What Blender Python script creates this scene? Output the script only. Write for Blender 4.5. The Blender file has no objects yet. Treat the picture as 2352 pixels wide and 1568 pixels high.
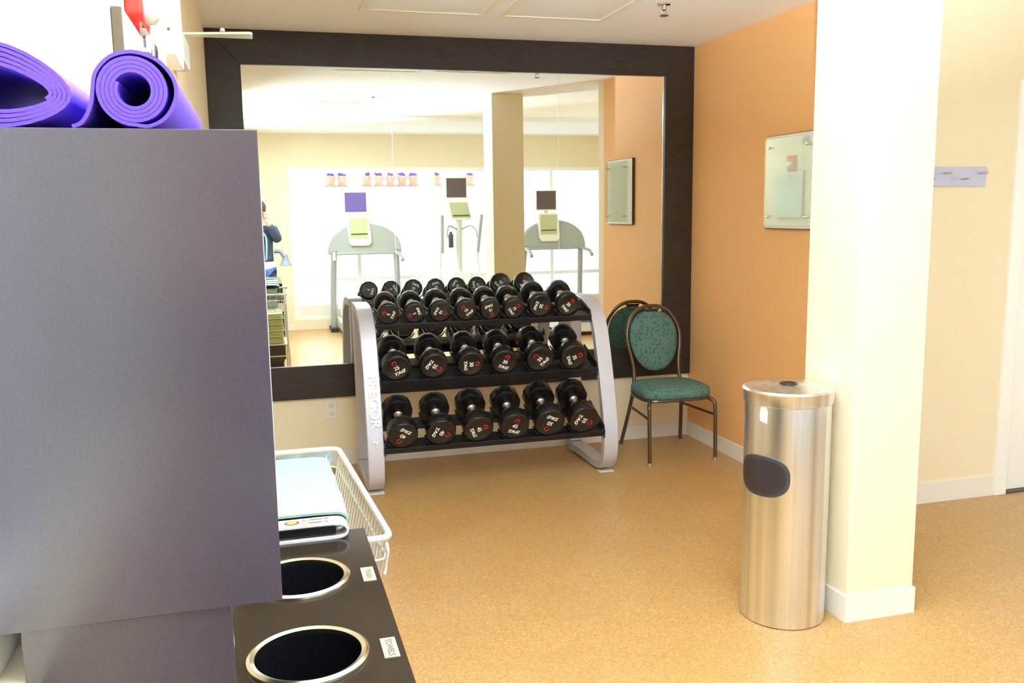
import bpy, bmesh, math, random
from mathutils import Vector, Matrix, Euler
random.seed(7)
C = bpy.context.scene.collection
S = bpy.context.scene
PI = math.pi
W_IMG, H_IMG = 2352, 1568

# ------------------------------------------------------------------ camera, world, light, exposure
D = 5.714          # mirror wall
XL = -0.255        # left wall
XR = 2.903         # orange wall
Y2 = 3.927         # wall with the hook rail and the door
B = -1.362         # window wall behind the camera
XE = 5.60          # far right wall
CH = 2.70          # ceiling
cam_d = bpy.data.cameras.new('camera'); cam = bpy.data.objects.new('camera', cam_d); C.objects.link(cam)
cam_d.sensor_width = 36; cam_d.lens = 2045.456 / W_IMG * 36; cam_d.clip_start = 0.02; cam_d.clip_end = 200
yaw, pit, rol = 0.2724, 0.1459, -0.0143
F = Vector((math.sin(yaw)*math.cos(pit), math.cos(yaw)*math.cos(pit), -math.sin(pit)))
R0 = Vector((math.cos(yaw), -math.sin(yaw), 0)); U0 = R0.cross(F)
Rv = R0*math.cos(rol) + U0*math.sin(rol); Uv = U0*math.cos(rol) - R0*math.sin(rol)
M = Matrix((Rv, Uv, -F)).transposed().to_4x4(); M.translation = (0, 0, 1.6191)
cam.matrix_world = M
S.camera = cam
S.view_settings.view_transform = 'Standard'; S.view_settings.look = 'None'
S.view_settings.gamma = 1; S.view_settings.use_curve_mapping = False
S.view_settings.exposure = 1.8
S.cycles.max_bounces = 12; S.cycles.diffuse_bounces = 8; S.cycles.glossy_bounces = 6
S.cycles.transparent_max_bounces = 16; S.cycles.caustics_reflective = True; S.cycles.caustics_refractive = False
S.cycles.sample_clamp_indirect = 6; S.cycles.use_denoising = True
w = bpy.data.worlds.new('daylight'); S.world = w; w.use_nodes = True
bg = w.node_tree.nodes['Background']; bg.inputs[0].default_value = (0.74, 0.86, 1.0, 1); bg.inputs[1].default_value = 1.2

def portal(name, loc, rot, sx, sy):
    l = bpy.data.lights.new(name, 'AREA'); l.shape = 'RECTANGLE'; l.size = sx; l.size_y = sy
    l.cycles.is_portal = True
    o = bpy.data.objects.new(name, l); o.location = loc; o.rotation_euler = rot; C.objects.link(o); return o
portal('window_portal', ((0.42+5.2)/2, B-0.14, 1.19), (PI/2, 0, 0), 4.8, 2.1)
portal('window_portal', (XL-0.2, 0.45, 1.7), (0, -PI/2, 0), 1.6, 2.2)
portal('window_portal', (XE+0.14, 1.6, 1.25), (0, PI/2, 0), 2.1, 1.5)

# added fill light above the camera, tipped up towards the ceiling ahead
fl_d = bpy.data.lights.new('camera_flash', 'AREA'); fl_d.shape = 'RECTANGLE'; fl_d.size = 0.07; fl_d.size_y = 0.05; fl_d.energy = 50; fl_d.spread = math.radians(72); fl_d.color = (0.74, 0.88, 1.0)
fl_o = bpy.data.objects.new('camera_flash', fl_d); C.objects.link(fl_o); fl_o.location = (-0.01, -0.06, 1.735)
fl_o.rotation_euler = Vector((0.40, 0.67, 0.645)).to_track_quat('-Z', 'Y').to_euler()

# ------------------------------------------------------------------ materials
def lin(c):
    return tuple(((x/255)/12.92 if x/255 <= 0.04045 else ((x/255+0.055)/1.055)**2.4) for x in c)
MATS = {}
def mat(name, rgb, rough=0.5, metal=0.0, noise=0.0, scale=30.0, bump=0.0, bscale=200.0, spec=0.5, emit=None, es=0.0, coat=0.0, aniso=0.0, stretch=None):
    if name in MATS: return MATS[name]
    m = bpy.data.materials.new(name); m.use_nodes = True; nt = m.node_tree; b = nt.nodes['Principled BSDF']
    c = lin(rgb)
    b.inputs['Base Color'].default_value = (*c, 1); b.inputs['Roughness'].default_value = rough
    b.inputs['Metallic'].default_value = metal; b.inputs['Specular IOR Level'].default_value = spec
    b.inputs['Coat Weight'].default_value = coat; b.inputs['Coat Roughness'].default_value = 0.08
    if aniso: b.inputs['Anisotropic'].default_value = aniso
    if emit: b.inputs['Emission Color'].default_value = (*lin(emit), 1); b.inputs['Emission Strength'].default_value = es
    tc = nt.nodes.new('ShaderNodeTexCoord'); co = tc.outputs['Object']
    if stretch:
        mp = nt.nodes.new('ShaderNodeMapping'); mp.inputs['Scale'].default_value = stretch
        nt.links.new(co, mp.inputs[0]); co = mp.outputs[0]
    if noise:
        n = nt.nodes.new('ShaderNodeTexNoise'); n.inputs['Scale'].default_value = scale; n.inputs['Detail'].default_value = 5
        nt.links.new(co, n.inputs['Vector'])
        r = nt.nodes.new('ShaderNodeValToRGB')
        r.color_ramp.elements[0].position = 0.3; r.color_ramp.elements[1].position = 0.7
        r.color_ramp.elements[0].color = (*[x*(1-noise) for x in c], 1); r.color_ramp.elements[1].color = (*[min(1, x*(1+noise)) for x in c], 1)
        nt.links.new(n.outputs[0], r.inputs[0]); nt.links.new(r.outputs[0], b.inputs['Base Color'])
    if bump:
        n = nt.nodes.new('ShaderNodeTexNoise'); n.inputs['Scale'].default_value = bscale; n.inputs['Detail'].default_value = 3
        nt.links.new(co, n.inputs['Vector'])
        bp = nt.nodes.new('ShaderNodeBump'); bp.inputs['Strength'].default_value = bump; bp.inputs['Distance'].default_value = 0.003
        nt.links.new(n.outputs[0], bp.inputs['Height']); nt.links.new(bp.outputs[0], b.inputs['Normal'])
    MATS[name] = m
    return m
wall_m = mat('cream_paint', (240, 227, 195), 0.7, bump=0.08, bscale=350)
orange_m = mat('orange_paint', (242, 186, 122), 0.65, bump=0.08, bscale=350)
ceil_m = mat('ceiling_paint', (248, 248, 250), 0.8, bump=0.25, bscale=120)
tile_m = mat('ceiling_tile', (252, 250, 238), 0.85, bump=0.2, bscale=90)
trimw_m = mat('white_trim', (238, 234, 224), 0.45)
doorw_m = mat('door_paint', (250, 248, 244), 0.35)
frame_m = mat('espresso_wood', (52, 44, 38), 0.36, noise=0.2, scale=14, stretch=(1, 1, 6), spec=0.35)
lam_m = mat('charcoal_laminate', (62, 51, 59), 0.25, noise=0.10, scale=420, spec=1.0, stretch=(1, 1, 0.5))
counter_m = mat('dark_laminate_top', (40, 32, 25), 0.14, noise=0.06, scale=40, spec=0.35)
carc_m = mat('dark_cabinet', (58, 48, 44), 0.4, noise=0.15, scale=40)
chrome_m = mat('chrome', (215, 212, 205), 0.12, 1.0)
steel_m = mat('brushed_steel', (228, 229, 234), 0.3, 1.0, noise=0.2, scale=30, stretch=(1, 1, 0.004), aniso=0.5)  # vertical colour streaks stand in for highlights reflected in the steel
ring_m = mat('satin_ring', (215, 205, 180), 0.22, 1.0)
silver_m = mat('silver_powder_coat', (203, 203, 214), 0.38, 0.25, spec=0.5)
rack_m = mat('black_rack_metal', (24, 22, 26), 0.35)
rub_m = mat('black_urethane', (21, 19, 19), 0.27, spec=0.5)
rubf_m = mat('black_urethane_face', (34, 30, 27), 0.42)
grip_m = mat('knurled_chrome', (190, 188, 184), 0.28, 1.0, bump=0.3, bscale=900)
white_p = mat('white_print', (252, 252, 248), 0.5)
red_p = mat('red_print', (205, 38, 34), 0.5)
purple_m = mat('purple_foam', (98, 62, 200), 0.75, noise=0.06, scale=180, bump=0.25, bscale=700)
tube_m = mat('brown_metal', (104, 88, 70), 0.3, 0.7)
alu_m = mat('aluminium', (214, 214, 210), 0.3, 1.0)
wire_m = mat('cream_wire', (216, 215, 206), 0.35, 0.2)
paleaqua = mat('pale_aqua_sheet', (142, 164, 155), 0.7, noise=0.03, scale=6)
paper_m = mat('white_sheet', (196, 192, 196), 0.5)
towel_m = mat('green_towel', (204, 214, 160), 0.95, noise=0.1, scale=60, bump=0.8, bscale=400)
teal_m = mat('dark_teal_cloth', (72, 96, 92), 0.9, noise=0.25, scale=30, bump=0.4)
blackpl = mat('black_plastic', (34, 31, 34), 0.35)
dkpurple = mat('dark_flap_plastic', (48, 41, 46), 0.32)
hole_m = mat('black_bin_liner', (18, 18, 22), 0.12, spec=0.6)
greyp = mat('pale_grey_plastic', (214, 216, 206), 0.45)
greym = mat('grey_machine_plastic', (168, 172, 164), 0.5)
screen_m = mat('dark_screen', (98, 84, 84), 0.18)
screenp = mat('purple_lit_screen', (90, 70, 130), 0.2, emit=(130, 110, 180), es=0.12)
lcd_m = mat('console_panel', (190, 194, 150), 0.4)
red_m = mat('alarm_red', (222, 44, 38), 0.35)
clearw = mat('frosted_lens', (214, 214, 200), 0.15, spec=0.8)
terra_m = mat('terracotta', (222, 162, 134), 0.8, noise=0.15, scale=20)
flower_m = mat('purple_flowers', (120, 70, 170), 0.8, noise=0.4, scale=40)
skin_m = mat('skin', (214, 150, 124), 0.55)
hair_m = mat('dark_hair', (66, 50, 40), 0.6, noise=0.3, scale=120)
jacket_m = mat('navy_grey_jacket', (58, 66, 84), 0.8, noise=0.15, scale=40)
jeans_m = mat('blue_denim', (66, 84, 138), 0.85, noise=0.15, scale=80)
shirt_m = mat('pale_shirt', (226, 230, 226), 0.8)
scarf_m = mat('pale_blue_scarf', (132, 160, 184), 0.85)
bag_m = mat('grey_blue_bag', (126, 130, 140), 0.7, noise=0.1, scale=30)
terrace_m = mat('pale_concrete', (236, 236, 230), 0.8, noise=0.05, scale=4)
label_m = mat('metal_label', (172, 168, 140), 0.4, 0.3)
labelink = mat('grey_ink', (80, 78, 60), 0.5)
yel_p = mat('yellow_ink', (232, 190, 60), 0.5); brn_p = mat('brown_ink', (96, 72, 62), 0.5)
org_p = mat('orange_ink', (232, 130, 90), 0.5); blu_p = mat('blue_ink', (90, 110, 180), 0.5)
troff_m = mat('light_diffuser_off', (242, 240, 238), 0.4)
bevel_m = mat('light_bevel', (240, 236, 218), 0.5)
lit_m = mat('lit_diffuser', (255, 252, 244), 0.5, emit=(236, 244, 255), es=6.5)
bronze = mat('dark_bronze', (86, 74, 60), 0.4)

# floor: speckled vinyl
fl = mat('speckled_vinyl', (198, 158, 98), 0.34, spec=0.45)
def floor_nodes():
    nt = fl.node_tree; b = nt.nodes['Principled BSDF']; tc = nt.nodes.new('ShaderNodeTexCoord')
    v = nt.nodes.new('ShaderNodeTexVoronoi'); v.inputs['Scale'].default_value = 170; v.inputs['Randomness'].default_value = 1
    nt.links.new(tc.outputs['Object'], v.inputs['Vector'])
    r = nt.nodes.new('ShaderNodeValToRGB'); e = r.color_ramp.elements
    e[0].position = 0; e[0].color = (*lin((160, 120, 68)), 1)
    e[1].position = 1; e[1].color = (*lin((218, 186, 134)), 1)
    for p, c in ((0.25, (176, 136, 82)), (0.55, (184, 144, 88)), (0.8, (194, 155, 98))):
        q = e.new(p); q.color = (*lin(c), 1)
    sx = nt.nodes.new('ShaderNodeSeparateColor'); nt.links.new(v.outputs['Color'], sx.inputs[0])
    n = nt.nodes.new('ShaderNodeTexNoise'); n.inputs['Scale'].default_value = 3.0; n.inputs['Detail'].default_value = 4
    nt.links.new(tc.outputs['Object'], n.inputs['Vector'])
    a = nt.nodes.new('ShaderNodeMath'); a.operation = 'MULTIPLY_ADD'; a.inputs[1].default_value = 0.75; nt.links.new(sx.outputs[0], a.inputs[0])
    m2 = nt.nodes.new('ShaderNodeMath'); m2.operation = 'MULTIPLY'; m2.inputs[1].default_value = 0.25; nt.links.new(n.outputs[0], m2.inputs[0])
    nt.links.new(m2.outputs[0], a.inputs[2]); nt.links.new(a.outputs[0], r.inputs[0]); nt.links.new(r.outputs[0], b.inputs['Base Color'])
floor_nodes()
# patterned upholstery of the chair
fab = mat('green_patterned_upholstery', (70, 118, 100), 0.9, bump=0.4, bscale=500)
def fab_nodes():
    nt = fab.node_tree; b = nt.nodes['Principled BSDF']; tc = nt.nodes.new('ShaderNodeTexCoord')
    v = nt.nodes.new('ShaderNodeTexVoronoi'); v.inputs['Scale'].default_value = 34; v.feature = 'SMOOTH_F1'; v.inputs['Randomness'].default_value = 0.55
    nt.links.new(tc.outputs['Object'], v.inputs['Vector'])
    wv = nt.nodes.new('ShaderNodeMath'); wv.operation = 'PINGPONG'; wv.inputs[1].default_value = 0.22; nt.links.new(v.outputs['Distance'], wv.inputs[0])
    r = nt.nodes.new('ShaderNodeValToRGB'); e = r.color_ramp.elements
    e[0].position = 0.04; e[0].color = (*lin((92, 124, 116)), 1); e[1].position = 0.2; e[1].color = (*lin((62, 100, 88)), 1)
    nt.links.new(wv.outputs[0], r.inputs[0]); nt.links.new(r.outputs[0], b.inputs['Base Color'])
fab_nodes()
# mirror and glass
mir = bpy.data.materials.new('mirror_silver'); mir.use_nodes = True
_b = mir.node_tree.nodes['Principled BSDF']; _b.inputs['Metallic'].default_value = 1; _b.inputs['Roughness'].default_value = 0.0
_b.inputs['Base Color'].default_value = (0.93, 0.97, 0.93, 1)
def glass_mat(name, tint, refl):
    m = bpy.data.materials.new(name); m.use_nodes = True; nt = m.node_tree
    for n in list(nt.nodes): nt.nodes.remove(n)
    o = nt.nodes.new('ShaderNodeOutputMaterial'); t = nt.nodes.new('ShaderNodeBsdfTransparent'); g = nt.nodes.new('ShaderNodeBsdfGlossy')
    t.inputs[0].default_value = (*tint, 1); g.inputs['Roughness'].default_value = 0.02
    mx = nt.nodes.new('ShaderNodeMixShader'); lw = nt.nodes.new('ShaderNodeLayerWeight'); pw = nt.nodes.new('ShaderNodeMath'); pw.operation = 'POWER'; pw.inputs[1].default_value = 5
    fr = nt.nodes.new('ShaderNodeMath'); fr.operation = 'MULTIPLY_ADD'; fr.inputs[1].default_value = 1-refl; fr.inputs[2].default_value = refl
    nt.links.new(lw.outputs['Facing'], pw.inputs[0]); nt.links.new(pw.outputs[0], fr.inputs[0])
    nt.links.new(fr.outputs[0], mx.inputs[0]); nt.links.new(t.outputs[0], mx.inputs[1]); nt.links.new(g.outputs[0], mx.inputs[2]); nt.links.new(mx.outputs[0], o.inputs[0])
    return m
pane_m = glass_mat('window_glass', (0.98, 0.99, 0.985), 0.04)
sign_glass = glass_mat('sign_glass', (0.93, 0.97, 0.93), 0.10)

# ------------------------------------------------------------------ mesh helpers
class MB:
    def __init__(s): s.bm = bmesh.new()
    def box(s, x0, x1, y0, y1, z0, z1, mtx=None):
        vs = [s.bm.verts.new(p) for p in ((x0,y0,z0),(x1,y0,z0),(x1,y1,z0),(x0,y1,z0),(x0,y0,z1),(x1,y0,z1),(x1,y1,z1),(x0,y1,z1))]
        for f in ((0,3,2,1),(4,5,6,7),(0,1,5,4),(1,2,6,5),(2,3,7,6),(3,0,4,7)): s.bm.faces.new([vs[i] for i in f])
        if mtx is not None: bmesh.ops.transform(s.bm, matrix=mtx, verts=vs)
        return s
    def tube(s, pts, r, seg=10, closed=False, flat=None):
        pts = [Vector(p) for p in pts]; n = len(pts); rings = []
        rr = r if isinstance(r, (list, tuple)) else [r]*n
        up = None
        for i, p in enumerate(pts):
            a = pts[i-1] if (i > 0 or closed) else p; b = pts[(i+1) % n] if (i < n-1 or closed) else p
            t = (b-a).normalized()
            if up is None:
                up = Vector((0,0,1)) if abs(t.z) < 0.9 else Vector((1,0,0))
            u = (up - t*up.dot(t)).normalized(); v = t.cross(u); up = u
            fu, fv = flat if flat else (1, 1)
            rings.append([s.bm.verts.new(p + u*math.cos(2*PI*k/seg)*rr[i]*fu + v*math.sin(2*PI*k/seg)*rr[i]*fv) for k in range(seg)])
        for i in range(n if closed else n-1):
            A = rings[i]; Bq = rings[(i+1) % n]
            for k in range(seg): s.bm.faces.new((A[k], A[(k+1) % seg], Bq[(k+1) % seg], Bq[k]))
        if not closed:
            s.bm.faces.new(list(reversed(rings[0]))); s.bm.faces.new(rings[-1])
        return s
    def lathe(s, prof, seg=32, axis='Z', mtx=None, cap=True):
        rings = []; new = []
        for r, h in prof:
            ring = []
            for k in range(seg):
                a = 2*PI*k/seg
                p = (r*math.cos(a), r*math.sin(a), h) if axis == 'Z' else ((r*math.cos(a), h, r*math.sin(a)) if axis == 'Y' else (h, r*math.cos(a), r*math.sin(a)))
                v = s.bm.verts.new(p); ring.append(v); new.append(v)
            rings.append(ring)
        for A, Bq in zip(rings, rings[1:]):
            for k in range(seg): s.bm.faces.new((A[k], A[(k+1) % seg], Bq[(k+1) % seg], Bq[k]))
        if cap:
            s.bm.faces.new(list(reversed(rings[0]))); s.bm.faces.new(rings[-1])
        if mtx is not None: bmesh.ops.transform(s.bm, matrix=mtx, verts=new)
        return s
    def prism(s, poly, a0, a1, axis='X', mtx=None):
        def P(u, v, a): return (a, u, v) if axis == 'X' else ((u, a, v) if axis == 'Y' else (u, v, a))
        A = [s.bm.verts.new(P(u, v, a0)) for u, v in poly]; Bq = [s.bm.verts.new(P(u, v, a1)) for u, v in poly]
        n = len(poly)
        for k in range(n): s.bm.faces.new((A[k], A[(k+1) % n], Bq[(k+1) % n], Bq[k]))
        s.bm.faces.new(list(reversed(A))); s.bm.faces.new(Bq)
        if mtx is not None: bmesh.ops.transform(s.bm, matrix=mtx, verts=A+Bq)
        return s
    def ribbon(s, path, th, a0, a1, axis='X'):
        # path in a plane, thickened by th and extruded along an axis
        L = []; n = len(path); P2 = [Vector(p) for p in path]
        for i, p in enumerate(P2):
            t = (P2[min(i+1, n-1)] - P2[max(i-1, 0)]).normalized(); L.append(Vector((-t.y, t.x)))
        out = [P2[i] + L[i]*th/2 for i in range(n)]; inn = [P2[i] - L[i]*th/2 for i in range(n)]
        def P(q, a): return (a, q.x, q.y) if axis == 'X' else ((q.x, a, q.y) if axis == 'Y' else (q.x, q.y, a))
        V = [[s.bm.verts.new(P(q, a)) for q in row] for row, a in ((out, a0), (inn, a0), (inn, a1), (out, a1))]
        for i in range(n-1):
            for k in range(4):
                s.bm.faces.new((V[k][i], V[k][i+1], V[(k+1) % 4][i+1], V[(k+1) % 4][i]))
        s.bm.faces.new([V[k][0] for k in range(4)]); s.bm.faces.new([V[k][-1] for k in (3, 2, 1, 0)])
        return s
    def build(s, name, m, parent=None, smooth=True, bevel=0, loc=None, rot=None, sub=0):
        bmesh.ops.recalc_face_normals(s.bm, faces=s.bm.faces)
        me = bpy.data.meshes.new(name); s.bm.to_mesh(me); s.bm.free()
        o = bpy.data.objects.new(name, me); C.objects.link(o); me.materials.append(m)
        if parent is not None: o.parent = parent
        if loc: o.location = loc
        if rot: o.rotation_euler = rot
        if bevel:
            b = o.modifiers.new('bevel', 'BEVEL'); b.width = bevel; b.segments = 2; b.limit_method = 'ANGLE'; b.angle_limit = 0.6
        if sub:
            b = o.modifiers.new('sub', 'SUBSURF'); b.levels = sub; b.render_levels = sub
        if smooth:
            for p in me.polygons: p.use_smooth = True
            if not sub:
                try:
                    me.set_sharp_from_angle(angle=0.7)
                except Exception: pass
        return o
def tag(o, label, cat, group=None, kind=None):
    o['label'] = label; o['category'] = cat
    if group: o['group'] = group
    if kind: o['kind'] = kind
    return o
def thing(name, label, cat, loc=(0,0,0), rz=0, group=None, rot=None):
    o = bpy.data.objects.new(name, None); C.objects.link(o); o.empty_display_size = 0.1
    o.location = loc; o.rotation_euler = rot if rot else (0, 0, rz)
    return tag(o, label, cat, group)
def struct(name, mb, m, parent=None, label=None, **k):
    o = mb.build(name, m, parent, smooth=k.pop('smooth', False), **k)
    if parent is None:
        o['kind'] = 'structure'
        if label: o['label'] = label
    return o
def smoothpath(pts, n=6, closed=False):
    P = [Vector(p) for p in pts]; out = []; m = len(P)
    rng = range(m) if closed else range(m-1)
    for i in rng:
        p0 = P[(i-1) % m] if (closed or i > 0) else P[0]; p1 = P[i]; p2 = P[(i+1) % m]; p3 = P[(i+2) % m] if (closed or i+2 < m) else P[-1]
        for k in range(n):
            t = k/n
            out.append(0.5*((2*p1) + (p2-p0)*t + (2*p0-5*p1+4*p2-p3)*t*t + (3*p1-p0-3*p2+p3)*t**3))
    if not closed: out.append(P[-1])
    return out
def text_mesh(name, body, size, m, parent, loc, rot=(0,0,0), mtx=None, bold=0.0, shear=0.0, sx=1.0, depth=0.0006):
    cu = bpy.data.curves.new(name, 'FONT'); cu.body = body; cu.size = size; cu.align_x = 'CENTER'; cu.align_y = 'CENTER'
    cu.extrude = depth; cu.offset = bold; cu.shear = shear; cu.resolution_u = 3
    tmp = bpy.data.objects.new('tmp', cu); C.objects.link(tmp)
    dg = bpy.context.evaluated_depsgraph_get(); me = bpy.data.meshes.new_from_object(tmp.evaluated_get(dg)); me.name = name
    bpy.data.objects.remove(tmp); bpy.data.curves.remove(cu)
    me.materials.clear(); me.materials.append(m)
    me.transform(Matrix.Diagonal((sx, 1, 1, 1)))
    if mtx is not None: me.transform(mtx)
    o = bpy.data.objects.new(name, me); C.objects.link(o)
    if parent: o.parent = parent
    o.location = loc; o.rotation_euler = rot
    return o

# ------------------------------------------------------------------ the room
T = 0.12
struct('floor', MB().box(XL-0.3, XE+T, B-T, D+T, -0.1, 0), fl, label='speckled tan vinyl floor of the exercise room')
struct('wall_mirror_side', MB().box(XL-T, XR+T, D, D+T, 0, CH), wall_m, label='cream wall carrying the big mirror')
struct('wall_orange', MB().box(XR, XR+T, Y2+T, D, 0, CH), orange_m, label='orange painted wall right of the mirror')
mb = MB(); mb.box(XR, 3.885, Y2, Y2+T, 0, CH); mb.box(3.885, 4.97, Y2, Y2+T, 2.262, CH); mb.box(4.97, XE, Y2, Y2+T, 0, CH)
struct('wall_hooks', mb, wall_m, label='cream wall with the hook rail and the white door')
# left wall with window niche
mb = MB(); mb.box(XL-T, XL, 1.52, D, 0, CH); mb.box(XL-T, XL, B, 1.52, 0, 1.12); mb.box(XL-T, XL, B, 1.52, 2.62, CH); mb.box(XL-T, XL, B, -0.3, 1.12, 2.62)
struct('wall_left', mb, wall_m, label='cream wall left of the mirror with a tall window')
mb = MB(); mb.box(XE, XE+T, B, 0.9, 0, CH); mb.box(XE, XE+T, 2.3, Y2+T, 0, CH); mb.box(XE, XE+T, 0.9, 2.3, 0, 0.3); mb.box(XE, XE+T, 0.9, 2.3, 2.3, CH)
struct('wall_right', mb, wall_m, label='cream far right wall with an added unseen window')
mb = MB(); mb.box(XL-T, 0.41, B-T, B, 0, CH); mb.box(5.2, XE+T, B-T, B, 0, CH); mb.box(0.41, 5.2, B-T, B, 0, 0.14); mb.box(0.41, 5.2, B-T, B, 2.245, CH)
struct('wall_back', mb, wall_m, label='yellow cream window wall seen in the mirror')
mb = MB(); mb.box(XL-T, XE+T, 2.88, D+T, CH, CH+0.1); mb.box(XL-T, XE+T, B-T, 0.62, CH, CH+0.1)
struct('ceiling', mb, ceil_m, label='textured cream ceiling')
mb = MB(); mb.box(XL-T, XE+T, 0.62, 2.88, CH+0.05, CH+0.1)
struct('ceiling_tiles', mb, tile_m, label='white tiled strip of the ceiling seen in the mirror')
# pillar
PX0, PX1, PY0, PY1 = 2.137, 2.443, 2.833, 3.161
struct('wall_pillar', MB().box(PX0, PX1, PY0, PY1, 0, CH), wall_m, bevel=0.004, label='square cream pillar right of the steel bin')
bb = MB(); g = 0.008
bb.box(PX0-g, PX1+g, PY0-g, PY0, 0, 0.105); bb.box(PX0-g, PX0, PY0, PY1, 0, 0.105); bb.box(PX1, PX1+g, PY0, PY1, 0, 0.105); bb.box(PX0-g, PX1+g, PY1, PY1+g, 0, 0.105)
struct('baseboard_pillar', bb, trimw_m, label='white baseboard around the pillar')
struct('baseboard_mirror_side', MB().box(XL, XR, D-0.009, D, 0, 0.102), trimw_m, label='white baseboard under the mirror')
struct('baseboard_orange', MB().box(XR-0.009, XR, Y2, D-0.009, 0, 0.102), trimw_m, label='white baseboard along the orange wall')
struct('baseboard_hooks', MB().box(XR, 3.888, Y2-0.009, Y2, 0, 0.115), trimw_m, label='white baseboard under the hook rail')
struct('baseboard_left', MB().box(XL, XL+0.009, B, D-0.009, 0, 0.102), trimw_m, label='white baseboard along the left wall')
struct('baseboard_back', MB().box(XL+0.009, 0.41, B, B+0.009, 0, 0.102), trimw_m, label='white baseboard under the window wall')
# outside terrace
struct('terrace_ground', MB().box(-14, 20, -14, B-T-0.01, -0.25, -0.12), terrace_m, label='bright pale terrace outside the windows')

# windows
def window(name, label, origin, rot, width, z0, z1, mull, rails, fw=0.05, panel=None):
    e = bpy.data.objects.new(name, None); C.objects.link(e); e['kind'] = 'structure'; e['label'] = label
    e.location = origin; e.rotation_euler = (0, 0, rot)
    f = MB(); d = 0.06
    f.box(0, width, -d, 0, z1-fw, z1); f.box(0, width, -d, 0, z0, z0+fw); f.box(0, fw, -d, 0, z0+fw, z1-fw); f.box(width-fw, width, -d, 0, z0+fw, z1-fw)
    for x in mull: f.box(x-fw/2, x+fw/2, -d+0.004, -0.004, z0+fw, z1-fw)
    for z in rails: f.box(fw, width-fw, -d+0.008, -0.008, z-0.025, z+0.025)
    f.build('window_frame', doorw_m, e, smooth=False)
    MB().box(0.01, width-0.01, -0.034, -0.03, z0+0.01, z1-0.01).build('window_pane', pane_m, e, smooth=False)
    if panel: MB().box(*panel).build('window_panel', trimw_m, e, smooth=False)
    return e
window('window_1', 'wide white framed window wall reflected in the mirror', (0.41, B, 0), 0, 4.79, 0.14, 2.245, (0.93, 2.02, 2.95, 3.8), (0.69,), panel=(0.05, 4.74, -0.05, -0.012, 0.17, 0.34))
window('window_2', 'tall bright window at the left behind the rolled mats', (XL-0.046, 1.52, 0), -PI/2, 1.82, 1.12, 2.62, (0.9,), (), fw=0.055)
window('window_3', 'added unseen window in the far right wall', (XE+0.02, 0.9, 0), PI/2, 1.4, 0.3, 2.3, (0.7,), ())  # added out of view to bring in daylight from the right
# mullion accent of the left window
# door
dr = bpy.data.objects.new('door_1', None); C.objects.link(dr); dr['kind'] = 'structure'; dr['label'] = 'white hinged door at the right edge of the wall'
mb = MB(); mb.box(3.885, 3.965, Y2-0.02, Y2+T, 0, 2.262); mb.box(4.89, 4.97, Y2-0.02, Y2+T, 0, 2.262); mb.box(3.965, 4.89, Y2-0.02, Y2+T, 2.18, 2.262)
mb.build('door_frame', doorw_m, dr, smooth=False, bevel=0.003)
MB().box(3.969, 4.886, Y2+0.02, Y2+0.06, 0.012, 2.176).build('door_slab', doorw_m, dr, smooth=False, bevel=0.002)
for z in (0.277, 1.11, 1.933):
    MB().lathe([(0.0075, z-0.052), (0.0075, z+0.052)], 12).build('hinge', steel_m, dr, loc=(3.967, Y2+0.008, 0))
mb = MB(); mb.tube([(4.82, Y2+0.02, 1.0), (4.82, Y2-0.04, 1.0), (4.72, Y2-0.045, 1.0)], 0.01); mb.build('door_handle', chrome_m, dr)
MB().box(3.969, 4.886, Y2-0.01, Y2+0.06, 0, 0.01).build('door_threshold', bronze, dr, smooth=False)

# ------------------------------------------------------------------ mirror
mt = thing('wall_mirror', 'huge wall mirror in a wide dark brown wooden frame', 'mirror', (0, D, 0))
IX0, IX1, IZ0, IZ1, ZB = -0.059, 2.690, 0.666, 2.500, 0.454
fd = 0.03
for nm, poly in (('frame_rail', [(XL+0.001, CH-0.001), (XR-0.001, CH-0.001), (IX1, IZ1), (IX0, IZ1)]), ('frame_rail', [(XL+0.001, ZB), (XR-0.001, ZB), (IX1, IZ0), (IX0, IZ0)]),
                 ('frame_stile', [(XL+0.001, ZB), (IX0, IZ0), (IX0, IZ1), (XL+0.001, CH-0.001)]), ('frame_stile', [(XR-0.001, ZB), (IX1, IZ0), (IX1, IZ1), (XR-0.001, CH-0.001)])):
    MB().prism(poly, -fd, -0.001, 'Y').build(nm, frame_m, mt, smooth=False, bevel=0.002)
seams = [IX0, 0.83, 1.93, IX1]
for a, b in zip(seams, seams[1:]):
    MB().box(a+0.0012, b-0.0012, -0.013, -0.006, IZ0-0.004, IZ1+0.004).build('mirror_pane', mir, mt, smooth=False)
mb = MB(); mb.box(IX1-0.010, IX1, -0.016, -0.012, IZ0, IZ1)
mb.build('edge_strip', chrome_m, mt, smooth=False)
for x in seams[1:3]:
    MB().box(x-0.0012, x+0.0012, -0.0135, -0.005, IZ0, IZ1).build('seam_strip', alu_m, mt, smooth=False)

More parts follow.
